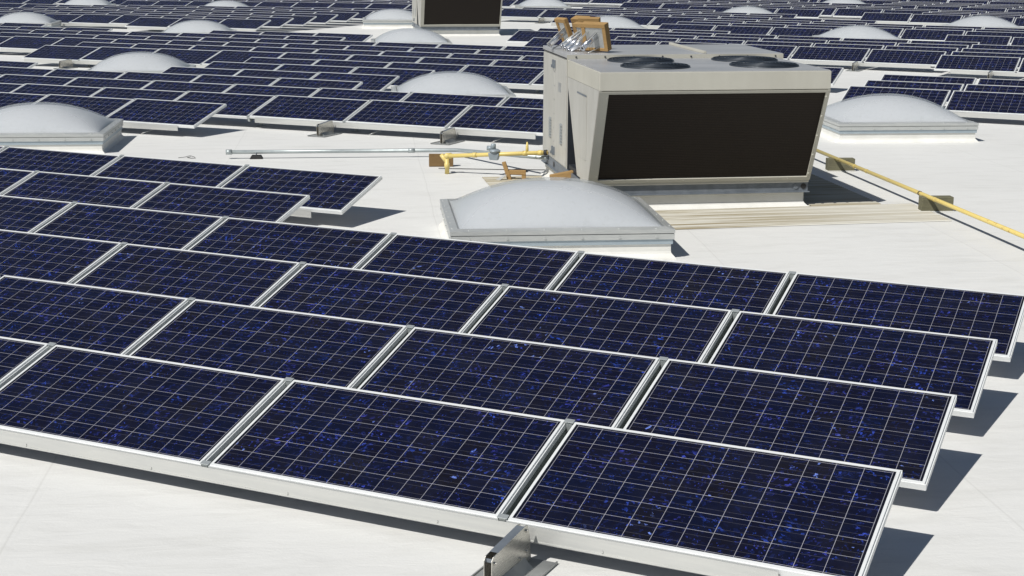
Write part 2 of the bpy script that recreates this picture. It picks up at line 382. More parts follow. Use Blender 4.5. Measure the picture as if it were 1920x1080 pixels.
mid('eleventh', 29.53, -36.55, 13); mid('twelfth', 31.14, -38.6, 9); mid('thirteenth', 32.65, -38.6, 4); mid('thirteenth', 32.62, -26.53, 3); mid('rearmost', 34.5, -41.1, 3)
def rgt(nm, y, x, n): ROWS.append((nm+' row of the right-hand block', G3, y, x, n, False))
rgt('front', 22.03, -3.46, 3); rgt('second', 23.59, -3.46, 4); rgt('third', 25.2, -3.46, 4)
rgt('fourth', 32.03, -3.43, 4); rgt('fifth', 33.5, -3.40, 4); rgt('sixth', 35.0, -3.38, 4); rgt('seventh', 36.95, -3.42, 4)
rgt('fourth', 33.25, -15.46, 6); rgt('fifth', 34.86, -13.42, 5); rgt('sixth', 36.31, -17.37, 7); rgt('seventh', 37.8, -17.3, 7)
rgt('eighth', 39.19, -17.21, 3); rgt('eighth', 41.4, -4.88, 5); rgt('ninth', 42.31, -14.7, 3); rgt('tenth', 43.97, -14.69, 8)
rgt('eleventh', 45.52, -14.65, 8); rgt('twelfth', 46.94, -20.57, 12); rgt('thirteenth', 48.73, -20.6, 6); rgt('fourteenth', 50.3, -24.6, 6)
def lft(nm, y, x, n): ROWS.append((nm+' row of the far left block', G4, y, x, n, False))
lft('front short', 38.95, -34.55, 3); lft('second', 40.46, -44.56, 8); lft('third', 41.81, -46.41, 9); lft('fourth', 43.33, -48.39, 10)
lft('fifth', 44.86, -50.37, 11); lft('sixth', 46.5, -46.6, 11); lft('seventh', 48.0, -50.5, 12)
SKC0 = [(-3.38, 7.35), (-1.94, 18.5), (-14.13, 10.98), (-10.83, 19.21), (-20.33, 21.29), (-19.29, 32.74), (-28.5, 34.5), (-39.3, 37.9), (-26.4, 44.15), (-16.84, 42.8), (-7.62, 41.26), (-14.91, 53.29), (-5.24, 51.34), (-37.96, 49.2), (-47.6, 51.2), (-25.87, 57.16), (-13.89, 65.79), (-11.08, 74.62), (-35.06, 58.3)]
BANG = R_(31.0); BU = Vector((math.cos(BANG), math.sin(BANG))); BV = Vector((-math.sin(BANG), math.cos(BANG)))
SKC = [Vector(q) for q in SKC0]
def clear(x, y, rad=2.0): return all((Vector((x, y-0.5))-c).length > rad for c in SKC)
far_rows = []
for y, xa, xb in ([(51.8, -24.4, -12.4), (53.4, -22.3, -12.3), (55.56, -10.63, 3.4), (56.66, -18.54, -12.5), (57.23, -8.58, 3.4), (58.8, -22.5, 1.5), (60.4, -22.4, 1.5), (61.9, -22.3, -10.3)]
        + [(52.6+1.55*i, -60.3+0.1*i, -28.3+0.1*i) for i in range(6)]
        + [(64.2+1.55*i, -58.1+0.1*i, 3.9) for i in range(4)] + [(72.6+1.55*i, -66.1, 1.9) for i in range(7)] + [(86.0+1.55*i, -72.1, 3.9) for i in range(8)]):
    n = int((xb-xa)/2+0.01); run = []
    for i in range(n):
        x = xa+2*i
        if clear(x+1, y): far_rows.append((y, x))
cand = []      # (area, row index or None, position, panel data)
def corners(x, y):
    h = H(x+1, y-0.5); g = (2-LEN)/2
    return [(x+g, y-YB, h+ZF), (x+2-g, y-YB, h+ZF), (x+2-g, y, h+ZF+DEP*st_), (x+g, y, h+ZF+DEP*st_)]
def area(x, y):
    q = [project(p) for p in corners(x, y)]
    xs = [a[0] for a in q]; ys = [a[1] for a in q]
    if max(xs) < -60 or min(xs) > 1980 or max(ys) < -12 or min(ys) > 1140: return 0
    return abs(sum(q[i][0]*q[(i+1) % 4][1]-q[(i+1) % 4][0]*q[i][1] for i in range(4)))/2
for ri, (nm, g, y, x0, n, nr) in enumerate(ROWS):
    for i in range(n):
        x = x0 + 2*i; a = area(x, y)
        if a > 0: cand.append([a, ri, x, y])
for y, x in far_rows:
    a = area(x, y)
    if a > 0: cand.append([a, None, x, y])
cand.sort(key=lambda c: -c[0])
indiv, rest = cand[:298], cand[298:]
byrow = {}
for c in indiv: byrow.setdefault((c[1], round(c[3], 2)), []).append(c)
first = True
def place(x, y):
    return (x+1, y-YB, H(x+1, y-0.5))
used = set()
fi = 0
for (ri, y), cs in sorted(byrow.items(), key=lambda q: q[0][1]):
    cs.sort(key=lambda c: c[2])
    if ri is None: fi += 1
    for i, c in enumerate(cs):
        _, _, x, yy = c
        if first: o, near = proto, True
        else:
            o = proto.copy(); COL.objects.link(o)
            for pch in ((P_frame, P_cells, P_tag) if ri is not None and ri < 6 else (P_frame, P_cells)):
                cc = pch.copy(); COL.objects.link(cc); cc.parent = o
        first = False
        o.location = place(x, yy)
        o.location.z += random.uniform(-0.002, 0.002); o.rotation_euler = (random.uniform(-0.0012, 0.0012), random.uniform(-0.0008, 0.0008), random.uniform(-0.0009, 0.0009))
        rn, gname = (ROWS[ri][0], ROWS[ri][1]) if ri is not None else ('far row %d before the horizon' % fi, G5)
        n = len(cs)
        if n == 1: ps = 'only panel in view'
        elif i == n-1: ps = 'rightmost panel'
        elif i == 0: ps = 'leftmost panel in view'
        else: ps = ORD[n-i]+' panel from the right'
        seg = ''
        lab = 'solar panel, %s, %s' % (ps, rn)
        k = 2
        if lab in used: lab += ', right part' if ri is not None and x > -22 else ', left part'
        while lab in used: lab += ' again'
        used.add(lab); tag(o, lab, 'solar panel', gname)
if rest:
    root = thing('distant_solar_panels', 'rows of tiny blue solar panels merging towards the top of the picture', 'solar panels', (0, 50, 0)); root['kind'] = 'stuff'
    mf, mc = MB(), MB()
    for i, c in enumerate(rest):
        lx, ly, lz = place(c[2], c[3])
        f = lambda s, d, n, lx=lx, ly=ly, lz=lz: tuple(a+b for a, b in zip(S(s, d, n), (lx, ly-50, lz)))
        frame_mesh(mf, f); cells_mesh(mc, f)
    tag(mf.build('frame', M['alu'], root), kind='stuff'); tag(mc.build('cell_sheet', M['cells'], root), kind='stuff')

# ------------------------------------------------------------------ mounting rails under the joints
rproto = thing('mounting_rail', 'x', 'mounting rail')
mb = MB()
mb.box(-0.024, 0.024, 0.004, DEP-0.004, -0.105, -0.100, S)
for q in (-1, 1):
    a, b = sorted((q*0.0245, q*0.030)); mb.box(a, b, 0.004, DEP-0.004, -0.106, -0.048, S)
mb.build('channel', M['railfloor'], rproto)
for d0, d1 in ((DEP-0.034, DEP+0.004), (-0.003, 0.034)):
    mb = MB(); mb.box(-0.031, 0.031, d0, d1, 0.0015, 0.006, S); mb.box(-0.020, 0.020, d0+0.004, d1-0.004, -0.099, 0.0015, S)
    mb.build('clip', M['rail'], rproto, 0.0015)
for d, wd in ((0.40, 0.02), (DEP-0.12, 0.02)):
    p = S(0, d, -0.088); mb = MB(); mb.box(-wd, wd, p[1]-wd, p[1]+wd, 0.012, p[2]+0.004); mb.box(-0.06, 0.06, p[1]-0.07, p[1]+0.07, 0.002, 0.011)
    mb.build('leg', M['rail'], rproto)
RK = kids(rproto); first = True; nrail = 0
for ri, (nm, g, y, x0, n, nr) in enumerate(ROWS[:20]):
    if ri >= 6 and y > 26: continue
    joints = [x0+2*i for i in range(1, n)]
    vis = []
    for x in joints:
        q = project((x, y-0.4, H(x, y)+0.4))
        if -40 < q[0] < 1960 and -10 < q[1] < 1120: vis.append(x)
    vis.sort()
    for i, x in enumerate(vis):
        if first: o = rproto
        else:
            o = rproto.copy(); COL.objects.link(o)
            for pch in RK: cc = pch.copy(); COL.objects.link(cc); cc.parent = o
        hidden_end = abs(x-(x0+0.16)) < 1e-6 or abs(x-(x0+2*n-0.16)) < 1e-6
        first = False
        o.location = (x, y-YB, H(x, y-0.5))
        kk = len(vis)-i
        ps = 'rightmost' if kk == 1 else ORD[min(kk, 14)]+' from the right'
        lab = 'grey mounting rail, %s, %s' % (ps, nm)
        if lab in used: lab += ', right stretch'
        used.add(lab)
        tag(o, lab, 'mounting rail', 'mounting rails under the panels')

# ------------------------------------------------------------------ front edge strips and roof anchors
def strip(x0, x1, yback, label, zlo=0.104):
    yf = yback-YB
    o = thing('edge_strip', label, 'edge strip', (0, yf, 0), 0, 'white edge strips along the front of panel rows')
    o.location.x = (x0+x1)/2; cx = o.location.x; h = H(cx, yf); o.location.z = h
    h0, h1 = H(x0, yf)-h, H(x1, yf)-h
    a, b = x0-cx, x1-cx
    def sk(x, y, z): t = (x-a)/(b-a); return (x, y, z + h0+(h1-h0)*t)
    mb = MB(); mb.box(a, b, -0.0075, -0.0035, zlo, 0.196, sk); mb.box(a, b, -0.0035, 0.022, zlo, zlo+0.004, sk); mb.box(a, b, -0.0105, -0.0075, zlo+0.004, zlo+0.012, sk)
    x = a+0.6
    while x < b-0.2:
        mb.tube([sk(x, -0.0075, 0.128), sk(x, -0.013, 0.128)], 0.007, 6); x += 1.0
    mb.build('face', M['white_alu'], o)
strip(-8.0, 1.56, 0, 'long white metal strip along the front edge of the nearest panels')
strip(-12.1, -6.3, 5*dN, 'white metal strip under the rearmost row of the nearest block')
strip(-22.4, -12.8, 13.83, 'white metal strip behind the left skylight under a panel row')
strip(-12.3, -6.8, 15.39, 'white metal strip behind the yellow pipe under the panel row')
strip(-12.4, -6.6, 23.22, 'short white metal strip right of the middle skylight')
strip(-26.5, -18.6, 24.95, 'white metal strip behind the small left skylight')
strip(-34.5, -26.7, 28.01, 'white metal strip at the left edge, behind a bare walkway')
strip(-15.4, -3.7, 33.25, 'bright white metal strip right of the air handler roof')
strip(-3.0, 4.4, 32.03, 'bright white metal strip at the right edge behind a walkway')
strip(-3.3, 4.4, 22.03, 'white metal strip right of the right-hand skylight')
strip(-44.5, -34.6, 40.46, 'white metal strip on the far left behind the low dome')
strip(-34.4, -28.6, 38.95, 'far white metal strip left of the paired walkways')
strip(-14.6, -8.8, 42.31, 'far white metal strip behind the timber frames')
strip(-20.5, -14.8, 46.94, 'far white metal strip right of the second air handler')
strip(-24.5, -20.7, 50.3, 'far white metal strip beside the second air handler')
strip(-10.5, 3.2, 55.56, 'far white metal strip at the upper right')

def anchor():
    o = thing('roof_anchor', 'x', 'roof anchor')
    L0, L1 = -0.50, -0.06; hw = 0.024
    prof = [(L0+0.012, 0.012), (L0, 0.03), (L0, 0.185), (L0+0.02, 0.205), (L0+0.06, 0.208), (L1-0.03, 0.236), (L1, 0.232), (L1+0.03, 0.16), (L1+0.05, 0.012)]
    for q in (-1, 1):
        mb = MB(); xa, xb = sorted((q*hw, q*(hw-0.004)))
        mb.prism(prof, lambda a, b, xa=xa: (xa, a, b), lambda a, b, xb=xb: (xb, a, b))
        mb.build('side_plate', M['steel'], o, 0.001)
    mb = MB()
    ya, za, yb, zb = L0+0.07, 0.2095, L1-0.04, 0.2365
    n = 26
    P = []
    for i in range(n+1):
        t = i/n; y = ya+(yb-ya)*t; z = za+(zb-za)*t; e = hw+(0.004 if i % 2 else 0.0)
        P += [(-hw, y, z), (e, y, z)]
    mb.pts(P, [(2*i, 2*i+1, 2*i+3, 2*i+2) for i in range(n)])
    mb.build('cover_strip', M['galv'], o)
    mb = MB()
    mb.box(-0.17, 0.17, -0.57, 0.02, 0.004, 0.009); mb.box(-0.17, -0.162, -0.57, 0.02, 0.009, 0.018); mb.box(0.162, 0.17, -0.57, 0.02, 0.009, 0.018)
    mb.build('base_plate', M['plate'], o, 0.001)
    mb = MB()
    mb.prism([(hw+0.001, 0.009), (0.075, 0.009), (hw+0.001, 0.06)], lambda a, b: (a, -0.42, b), lambda a, b: (a, -0.10, b))
    mb.build('gusset', M['plate'], o)
    for (y, z) in ((L0+0.03, 0.165), (L1-0.02, 0.205), (L1-0.10, 0.075), (L1-0.02, 0.09)):
        mb = MB(); mb.tube([(hw, y, z), (hw+0.006, y, z)], 0.010, 12); mb.tube([(hw+0.006, y, z), (hw+0.013, y, z)], 0.0065, 6); mb.build('bolt', M['steel'], o)
    mb = MB(); mb.box(-hw+0.004, hw-0.004, L0+0.02, L0+0.024, 0.17, 0.19); mb.build('end_pin', M['galv'], o)
    return o
an = anchor(); AK = kids(an)
an.location = (0.165, -YB-0.012, 0); tag(an, 'stainless steel anchor bracket at the bottom edge of the picture', 'roof anchor', 'stainless anchor brackets on the roof')
for x, y, lab in ((-10.66, 15.39, 'steel anchor bracket left of the other one above the grey conduit'), (-8.27, 15.39, 'steel anchor bracket above the yellow pipe elbow'),
                  (-24.8, 24.95, 'small steel anchor bracket left of a skylight dome'), (-5.6, 33.25, 'steel anchor bracket right of the air handler'), (-2.0, 32.03, 'steel anchor bracket at the right edge under the strip'),
                  (-34.0, 40.46, 'tiny steel anchor bracket at the far left strip'), (-22.3, 50.3, 'tiny steel anchor bracket right of the far unit'), (-8.9, 23.22, 'steel anchor bracket between dome and air handler')):
    o = an.copy(); COL.objects.link(o)
    for pch in AK: cc = pch.copy(); COL.objects.link(cc); cc.parent = o
    o.location = (x, y-YB-0.012, H(x, y-1)); tag(o, lab, 'roof anchor', 'stainless anchor brackets on the roof')
# thin tie rods between the roof and the front strips
for x, y, lab in ((-9.95, 15.39, 'thin tie rod between the two steel brackets'), (-7.6, 15.39, 'thin tie rod right of the second steel bracket'), (-13.6, 13.83, 'thin tie rod near the left skylight corner')):
    h = H(x, y-1); mb = MB(); mb.tube([(0, 0, 0.01), (0.05, 0.02, 0.035), (0.30, 0.55, 0.16), (0.42, 0.85, 0.21)], 0.006, 6)
    o = mb.build('tie_rod', M['white_alu']); o.location = (x, y-YB+0.0, h); tag(o, lab, 'rod', 'tie rods under the panel row')

# ------------------------------------------------------------------ skylights
SW, SD = 1.20, 1.05      # half width, half depth (local x along BU, y along BV)
def skylight():
    o = thing('skylight', 'x', 'skylight')
    def ring(mb, a0, a1, z0, z1, inner):   # rectangular tube between outer half sizes a and inner
        (ax, ay), (bx, by) = a0, inner
        mb.box(-ax, ax, -ay, -by, z0, z1); mb.box(-ax, ax, by, ay, z0, z1)
        mb.box(-ax, -bx, -by, by, z0, z1); mb.box(bx, ax, -by, by, z0, z1)
    mb = MB()
    a, b = SW-0.035, SD-0.035
    lv = [(a+0.055, b+0.055, -0.01), (a+0.045, b+0.045, 0.012), (a+0.008, b+0.008, 0.05), (a, b, 0.075), (a, b, 0.165)]
    P = []
    for (x, y, z) in lv: P += [(-x, -y, z), (x, -y, z), (x, y, z), (-x, y, z)]
    F = [(4*i+j, 4*i+(j+1) % 4, 4*i+4+(j+1) % 4, 4*i+4+j) for i in range(len(lv)-1) for j in range(4)] + [(16, 17, 18, 19)]
    mb.pts(P, F); mb.build('curb', M['curb'], o)
    mb = MB(); ring(mb, (SW-0.018, SD-0.018), None, 0.155, 0.209, (SW-0.06, SD-0.06)); mb.build('flashing', M['flash'], o)
    mb = MB(); ring(mb, (SW-0.004, SD-0.004), None, 0.209, 0.268, (SW-0.07, SD-0.07)); mb.build('lower_frame', M['skyframe'], o, 0.002)
    mb = MB(); ring(mb, (SW-0.012, SD-0.012), None, 0.268, 0.276, (SW-0.07, SD-0.07)); mb.build('gasket', M['black'], o)
    # upper retaining frame with a top lip sloping in
    mb = MB(); ax, ay, bx, by = SW, SD, SW-0.085, SD-0.085
    P = [(-ax, -ay, .276), (ax, -ay, .276), (ax, ay, .276), (-ax, ay, .276), (-ax, -ay, .318), (ax, -ay, .318), (ax, ay, .318), (-ax, ay, .318),
         (-bx, -by, .336), (bx, -by, .336), (bx, by, .336), (-bx, by, .336), (-bx, -by, .276), (bx, -by, .276), (bx, by, .276), (-bx, by, .276)]
    F = []
    for i in range(3):
        for j in range(4): F.append((4*i+j, 4*i+(j+1) % 4, 4*i+4+(j+1) % 4, 4*i+4+j))
    for j in range(4): F.append((12+j, 12+(j+1) % 4, (j+1) % 4, j))
    mb.pts(P, F)
    for i in range(6):
        x = -SW+0.2+i*(2*SW-0.4)/5; y = -SD+0.17+i*(2*SD-0.34)/5
        for q in (-1, 1):
            mb.tube([(x, q*(SD-0.004), 0.238), (x, q*(SD+0.006), 0.238)], 0.014, 8); mb.tube([(q*(SW-0.004), y, 0.238), (q*(SW+0.006), y, 0.238)], 0.012, 8)
            mb.tube([(x, q*(SD-0.03), 0.318), (x, q*(SD-0.03), 0.329)], 0.009, 6); mb.tube([(q*(SW-0.03), y, 0.318), (q*(SW-0.03), y, 0.329)], 0.009, 6)
    mb.build('retaining_frame', M['skyframe'], o)
    def shell(name, k, hh, z0, base):
        mb = MB(); n = 36; hx, hy = SW-0.088-base, SD-0.088-base; V = []
        for j in range(n+1):
            row = []
            for i in range(n+1):
                # finer sampling near the rim
                a = math.sin((i/n-0.5)*math.pi); b = math.sin((j/n-0.5)*math.pi)
                zz = hh*(max(0, (1-abs(a)**2.15)*(1-abs(b)**2.15)))**0.76
                row.append(mb.bm.verts.new((hx*a, hy*b, z0+zz)))
            V.append(row)
        for j in range(n):
            for i in range(n):
                f = mb.bm.faces.new((V[j][i], V[j][i+1], V[j+1][i+1], V[j+1][i])); f.smooth = True
        return mb.build(name, M[name], o)
    shell('dome', 1, 0.385, 0.325, 0.0)
    shell('inner_dome', 1, 0.352, 0.318, 0.022)
    return o
sk = skylight(); SKK = kids(sk)
SLAB = ['large milky white dome skylight in front of the air handler', 'white dome skylight right of the air handler', 'white dome skylight at the left edge behind the nearest panels',
  'white dome skylight left of the air handler cabinet', 'white dome skylight at the left behind a bracket', 'white dome skylight below the far air handler', 'far dome skylight in the left upper rows',
  'dome skylight cut by the left picture edge near the top', 'dome skylight touching the far air handler on its left', 'dome skylight behind the timber frames', 'dome skylight among panels at the upper right',
  'small dome skylight above the air handler right end', 'dome skylight at the upper right picture edge', 'small dome skylight upper left, between two walkways', 'dome skylight at the top left picture edge',
  'small dome skylight right of the far air handler at the top', 'small dome skylight at the top, right half', 'tiny dome skylight at the top right, farthest in view', 'tiny dome skylight at the top edge left of the far air handler']
for i, c in enumerate(SKC):
    if i == 0: o = sk
    else:
        o = sk.copy(); COL.objects.link(o)
        for pch in SKK: cc = pch.copy(); COL.objects.link(cc); cc.parent = o
    o.location = (c.x, c.y, H(c.x, c.y)); o.rotation_euler = (0, 0, BANG)
    tag(o, SLAB[i], 'skylight', 'dome skylights in the roof')

# ------------------------------------------------------------------ rooftop air handler
UA = R_(34.3); OU = Vector((-1.373, 10.721, 0.0)); UH = 1.83
eu = Vector((math.cos(UA), math.sin(UA))); ev = Vector((-math.sin(UA), math.cos(UA)))
def air_handler(zg):
    o = thing('air_handler', 'x', 'air conditioner')
    z0 = 0.0
    mb = MB(); a0, a1, b0, b1 = -2.78, -0.005, -0.0, 3.05
    lv = [(-0.07, -0.02), (-0.055, 0.012), (-0.012, 0.05), (0.0, 0.075), (0.0, 0.19)]
    P = []
    for e, z in lv: P += [(a0+e, b0+e, z), (a1-e, b0+e, z), (a1-e, b1-e, z), (a0+e, b1-e, z)]
    mb.pts(P, [(4*i+j, 4*i+(j+1) % 4, 4*i+4+(j+1) % 4, 4*i+4+j) for i in range(4) for j in range(4)] + [(16, 17, 18, 19)])
    mb.build('curb', M['curb'], o)
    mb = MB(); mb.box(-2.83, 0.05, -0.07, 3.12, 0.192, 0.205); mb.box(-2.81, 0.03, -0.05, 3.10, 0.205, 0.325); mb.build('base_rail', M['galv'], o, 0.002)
    for x, mm in ((-0.13, 'galv'), (-0.03, 'black')):
        mb = MB(); mb.tube([(x, -0.05, 0.27), (x, -0.058, 0.27)], 0.035, 16); mb.build('rail_port', M[mm], o)
    mb = MB(); mb.tube([(-2.81, 2.2, 0.27), (-2.816, 2.2, 0.27)], 0.04, 12); mb.build('rail_port', M['black'], o)
    # main cabinet
    mb = MB(); mb.box(-2.80, 0.02, 1.36, 3.10, 0.325, UH-zg+0.0); mb.build('cabinet', M['beige_pale'], o, 0.004)
    zt = UH-zg
    mb = MB()
    mb.box(-2.815, 0.10, 1.335, 3.13, zt, zt+0.052); mb.build('cabinet_top', M['top'], o, 0.006)
    mb = MB(); mb.box(-2.82, 0.105, 1.322, 1.334, zt-0.03, zt+0.046)
    fl_ = mb.build('top_flange', M['beige'], o)
    for i in range(8):
        mb = MB(); mb.tube([(-2.7+i*0.385, 1.322, zt+0.018), (-2.7+i*0.385, 1.312, zt+0.018)], 0.012, 6); mb.build('bolt', M['gapdark'], fl_)
    mb = MB(); mb.box(-2.811, 0.03, 1.345, 3.12, zt-0.014, zt-0.0005); mb.build('lip_shade_strip', M['black'], o)  # dark strip that draws in the shade under the top's overhang
    mb = MB(); mb.box(-0.99, -0.945, 1.34, 3.12, zt+0.053, zt+0.085); mb.build('roof_seam', M['beige'], o, 0.004)
    # doors on the left side: panel joints, latches, louvres
    mb = MB(); mb.box(-2.806, -2.8005, 2.2355, 2.2445, 0.35, zt-0.03); mb.build('door_seal', M['black'], o)
    def side_panel(v0, v1, za, zb, name='door'):
        mb = MB(); mb.box(-2.812, -2.801, v0, v1, za, zb); return mb.build(name, M['beige_pale'], o, 0.004)
    d1 = side_panel(2.245, 3.085, 0.345, zt-0.03); d2 = side_panel(1.385, 2.235, 0.345, zt-0.03)
    for dd, vv in ((d1, 2.30), (d2, 2.18)):
        for zz in (0.46, zt-0.14):
            mb = MB(); mb.box(-2.835, -2.8125, vv-0.02, vv+0.02, zz-0.055, zz+0.055); mb.box(-2.85, -2.835, vv-0.012, vv+0.012, zz-0.05, zz-0.01); mb.build('latch', M['galv'], dd, 0.003)
    for dd, vv in ((d1, 2.42), (d2, 1.62)):
        mb = MB()
        for i in range(7):
            z = 0.62+i*0.04; mb.prism([(-2.8125, z), (-2.83, z), (-2.8125, z+0.03)], lambda a, b, vv=vv: (a, vv, b), lambda a, b, vv=vv: (a, vv+0.16, b))
        mb.build('louvre', M['tin'], dd)
    mb = MB()
    for vv in (1.40, 2.22, 2.26, 3.07):
        for i in range(8):
            z = 0.40+i*0.19
            if z < zt-0.08: mb.tube([(-2.812, vv, z), (-2.8165, vv, z)], 0.008, 6)
    mb.box(-2.8155, -2.8125, 1.75, 1.93, 1.30, 1.42); mb.build('door_hardware', M['tin'], d2)
    # condenser section: V-shaped, coil leaning out over the front
    vb, vc, zc, hb = -0.669, -0.1, 0.36, 1.597-zg
    uL, uR = -2.813, 0.03
    mb = MB(); mb.box(uL, uR, vb, 1.318, hb, zt-0.016); mb.build('hood', M['beige'], o, 0.006)
    mb = MB(); mb.box(uL+0.012, uR-0.012, vb+0.012, 1.318, zt-0.0155, zt-0.006); mb.build('hood_top', M['top'], o)
    for (ua, ub, nm) in ((uL, uL+0.03, 'side_panel'), (uR-0.03, uR, 'side_panel')):
        mb = MB(); mb.prism([(vb+0.004, hb-0.001), (vc, zc), (0.60, zc), (1.312, hb-0.05), (1.312, hb-0.001)], lambda a, b, ua=ua: (ua, a, b), lambda a, b, ub=ub: (ub, a, b))
        sp = mb.build(nm, M['beige_pale'], o)
        if nm and ua == uL:
            mb = MB(); mb.box(uL-0.006, uL-0.0005, 0.05, 0.62, 0.62, 1.42); mb.build('access_cover', M['beige_pale'], sp, 0.002)
            mb = MB(); mb.box(uL-0.010, uL-0.0065, 0.05, 0.62, 1.405, 1.425); mb.build('cover_lip', M['galv'], sp)
    # leaning front: local frame along slope
    p0, p1 = Vector((vc, zc)), Vector((vb, hb)); sl_ = (p1-p0); LL = sl_.length; sl_.normalize(); nn = Vector((-sl_.y, sl_.x))
    if nn.x > 0: nn = -nn
    def F(u, s, n): q = p0 + sl_*s + nn*n; return (u, q.x, q.y)
    e = 0.115
    mb = MB()
    mb.box(uL, uL+e, 0.0, LL-0.012, -0.028, 0.003, F); mb.box(uR-0.048, uR, 0.0, LL-0.012, -0.028, 0.003, F)
    mb.box(uL+e, uR-0.048, 0.0, 0.045, -0.028, 0.003, F); mb.box(uL+e, uR-0.048, LL-0.046, LL-0.012, -0.028, 0.003, F)
    mk = MB(); mk.box(uL+e, uR-0.048, 0.045, LL-0.046, -0.06, -0.020, F); mk.build('coil', M['coil'], o)
    for i in range(5):
        s = 0.1+i*(LL-0.2)/4
        mb.tube([F(uL+e-0.02, s, 0.003), F(uL+e-0.02, s, 0.009)], 0.008, 6); mb.tube([F(uR-0.024, s, 0.003), F(uR-0.05, s, 0.009)], 0.010, 6)
    for i in range(6): mb.tube([F(uL+0.3+i*0.45, 0.022, 0.003), F(uL+0.3+i*0.45, 0.022, 0.009)], 0.008, 6)
    mb.build('coil_frame', M['beige'], o)
    mb = MB(); mb.box(uL+0.031, uR-0.031, 0.44, 1.30, 0.34, 0.40)
    mb.prism([(0.40, zc), (0.44, zc), (1.29, hb-0.06), (1.25, hb-0.06)], lambda a, b: (uL+0.031, a, b), lambda a, b: (uR-0.031, a, b)); mb.build('rear_coil', M['gapdark'], o)  # coil and floor coloured near black for the unlit gap
    mb = MB(); mb.box(uL+0.005, uR-0.005, vc+0.012, 0.42, 0.326, zc-0.001); mb.build('sill', M['beige'], o)
    mb = MB(); mb.box(uL+0.02, uR-0.005, 1.338, 1.357, 0.327, hb-0.002); mb.box(uL+0.02, uR-0.02, 0.425, 1.335, 0.327, 0.335); mb.build('gap_shade_sheet', M['gapdark'], o)  # added dark sheets: the gap's shade put in over cabinet front and floor
    # four fans on top
    for (u, v) in ((-1.94, 0.92), (-1.98, 0.0), (-0.55, 0.95), (-0.58, 0.05)):
        ft = thing('x', None, None); bpy.data.objects.remove(ft)
        zz = zt-0.006; r = 0.415
        mb = MB(); mb.tube([(u, v, zz), (u, v, zz+0.018), (u, v, zz+0.019), (u, v, zz+0.001)], [r+0.012, r+0.012, r-0.01, r-0.01], 40, cap=False)
        fan = mb.build('fan', M['fan'], o)
        mb = MB(); mb.tube([(u, v, zz+0.0005), (u, v, zz+0.0015)], r-0.01, 40); mb.build('fan_well', M['black'], fan)
        mb = MB()
        for kq in range(9):
            rr = r*(0.14+0.83*kq/8)
            zr = zz+0.024+0.014*(1-(rr/r)**2)
            mb.tube([(u+rr*math.cos(t*math.pi/18), v+rr*math.sin(t*math.pi/18), zr) for t in range(37)], 0.0055, 5, cap=False)
        for kq in range(8):
            t = kq*math.pi/4+0.3; mb.tube([(u+0.05*math.cos(t), v+0.05*math.sin(t), zz+0.036), (u+r*math.cos(t), v+r*math.sin(t), zz+0.019)], 0.006, 5)
        mb.build('guard', M['fan'], fan)
        mb = MB(); mb.tube([(u, v, zz+0.002), (u, v, zz+0.03)], 0.09, 16)
        for kq in range(4):
            t = kq*math.pi/2+0.5
            c, s = math.cos(t), math.sin(t)
            mb.hexa([(u+.08*c-.06*s, v+.08*s+.06*c, zz+.004), (u+.38*c-.13*s, v+.38*s+.13*c, zz+.004), (u+.38*c+.13*s, v+.38*s-.13*c, zz+.014), (u+.08*c+.06*s, v+.08*s-.06*c, zz+.014),
                     (u+.08*c-.06*s, v+.08*s+.06*c, zz+.006), (u+.38*c-.13*s, v+.38*s+.13*c, zz+.006), (u+.38*c+.13*s, v+.38*s-.13*c, zz+.016), (u+.08*c+.06*s, v+.08*s-.06*c, zz+.016)])
        mb.build('blades', M['gapdark'], fan)
    return o
ah = air_handler(0.05)
ah.location = (OU.x, OU.y, 0.05); ah.rotation_euler = (0, 0, UA)
tag(ah, 'big beige rooftop air handler with a dark leaning coil, behind the large skylight', 'air conditioner', 'rooftop air handlers')
ah2 = copy_tree(ah); ah2.location = (-20.30, 41.0, 0.05); ah2.rotation_euler = (0, 0, UA)
tag(ah2, 'far beige air handler with dark coil cut off by the top picture edge', 'air conditioner', 'rooftop air handlers')
mb = MB(); mb.prism([(1.5, 0.95), (1.5, 1.75), (2.9, 1.75), (2.9, 0.95)], lambda a, b: (0.035, a, b), lambda a, b: (0.60 if b > 1.2 else 0.25, a, b)); hd = mb.build('intake_hood', M['beige'], ah2)

def UW(u, v, z): return (OU.x+u*eu.x+v*ev.x, OU.y+u*eu.y+v*ev.y, z)

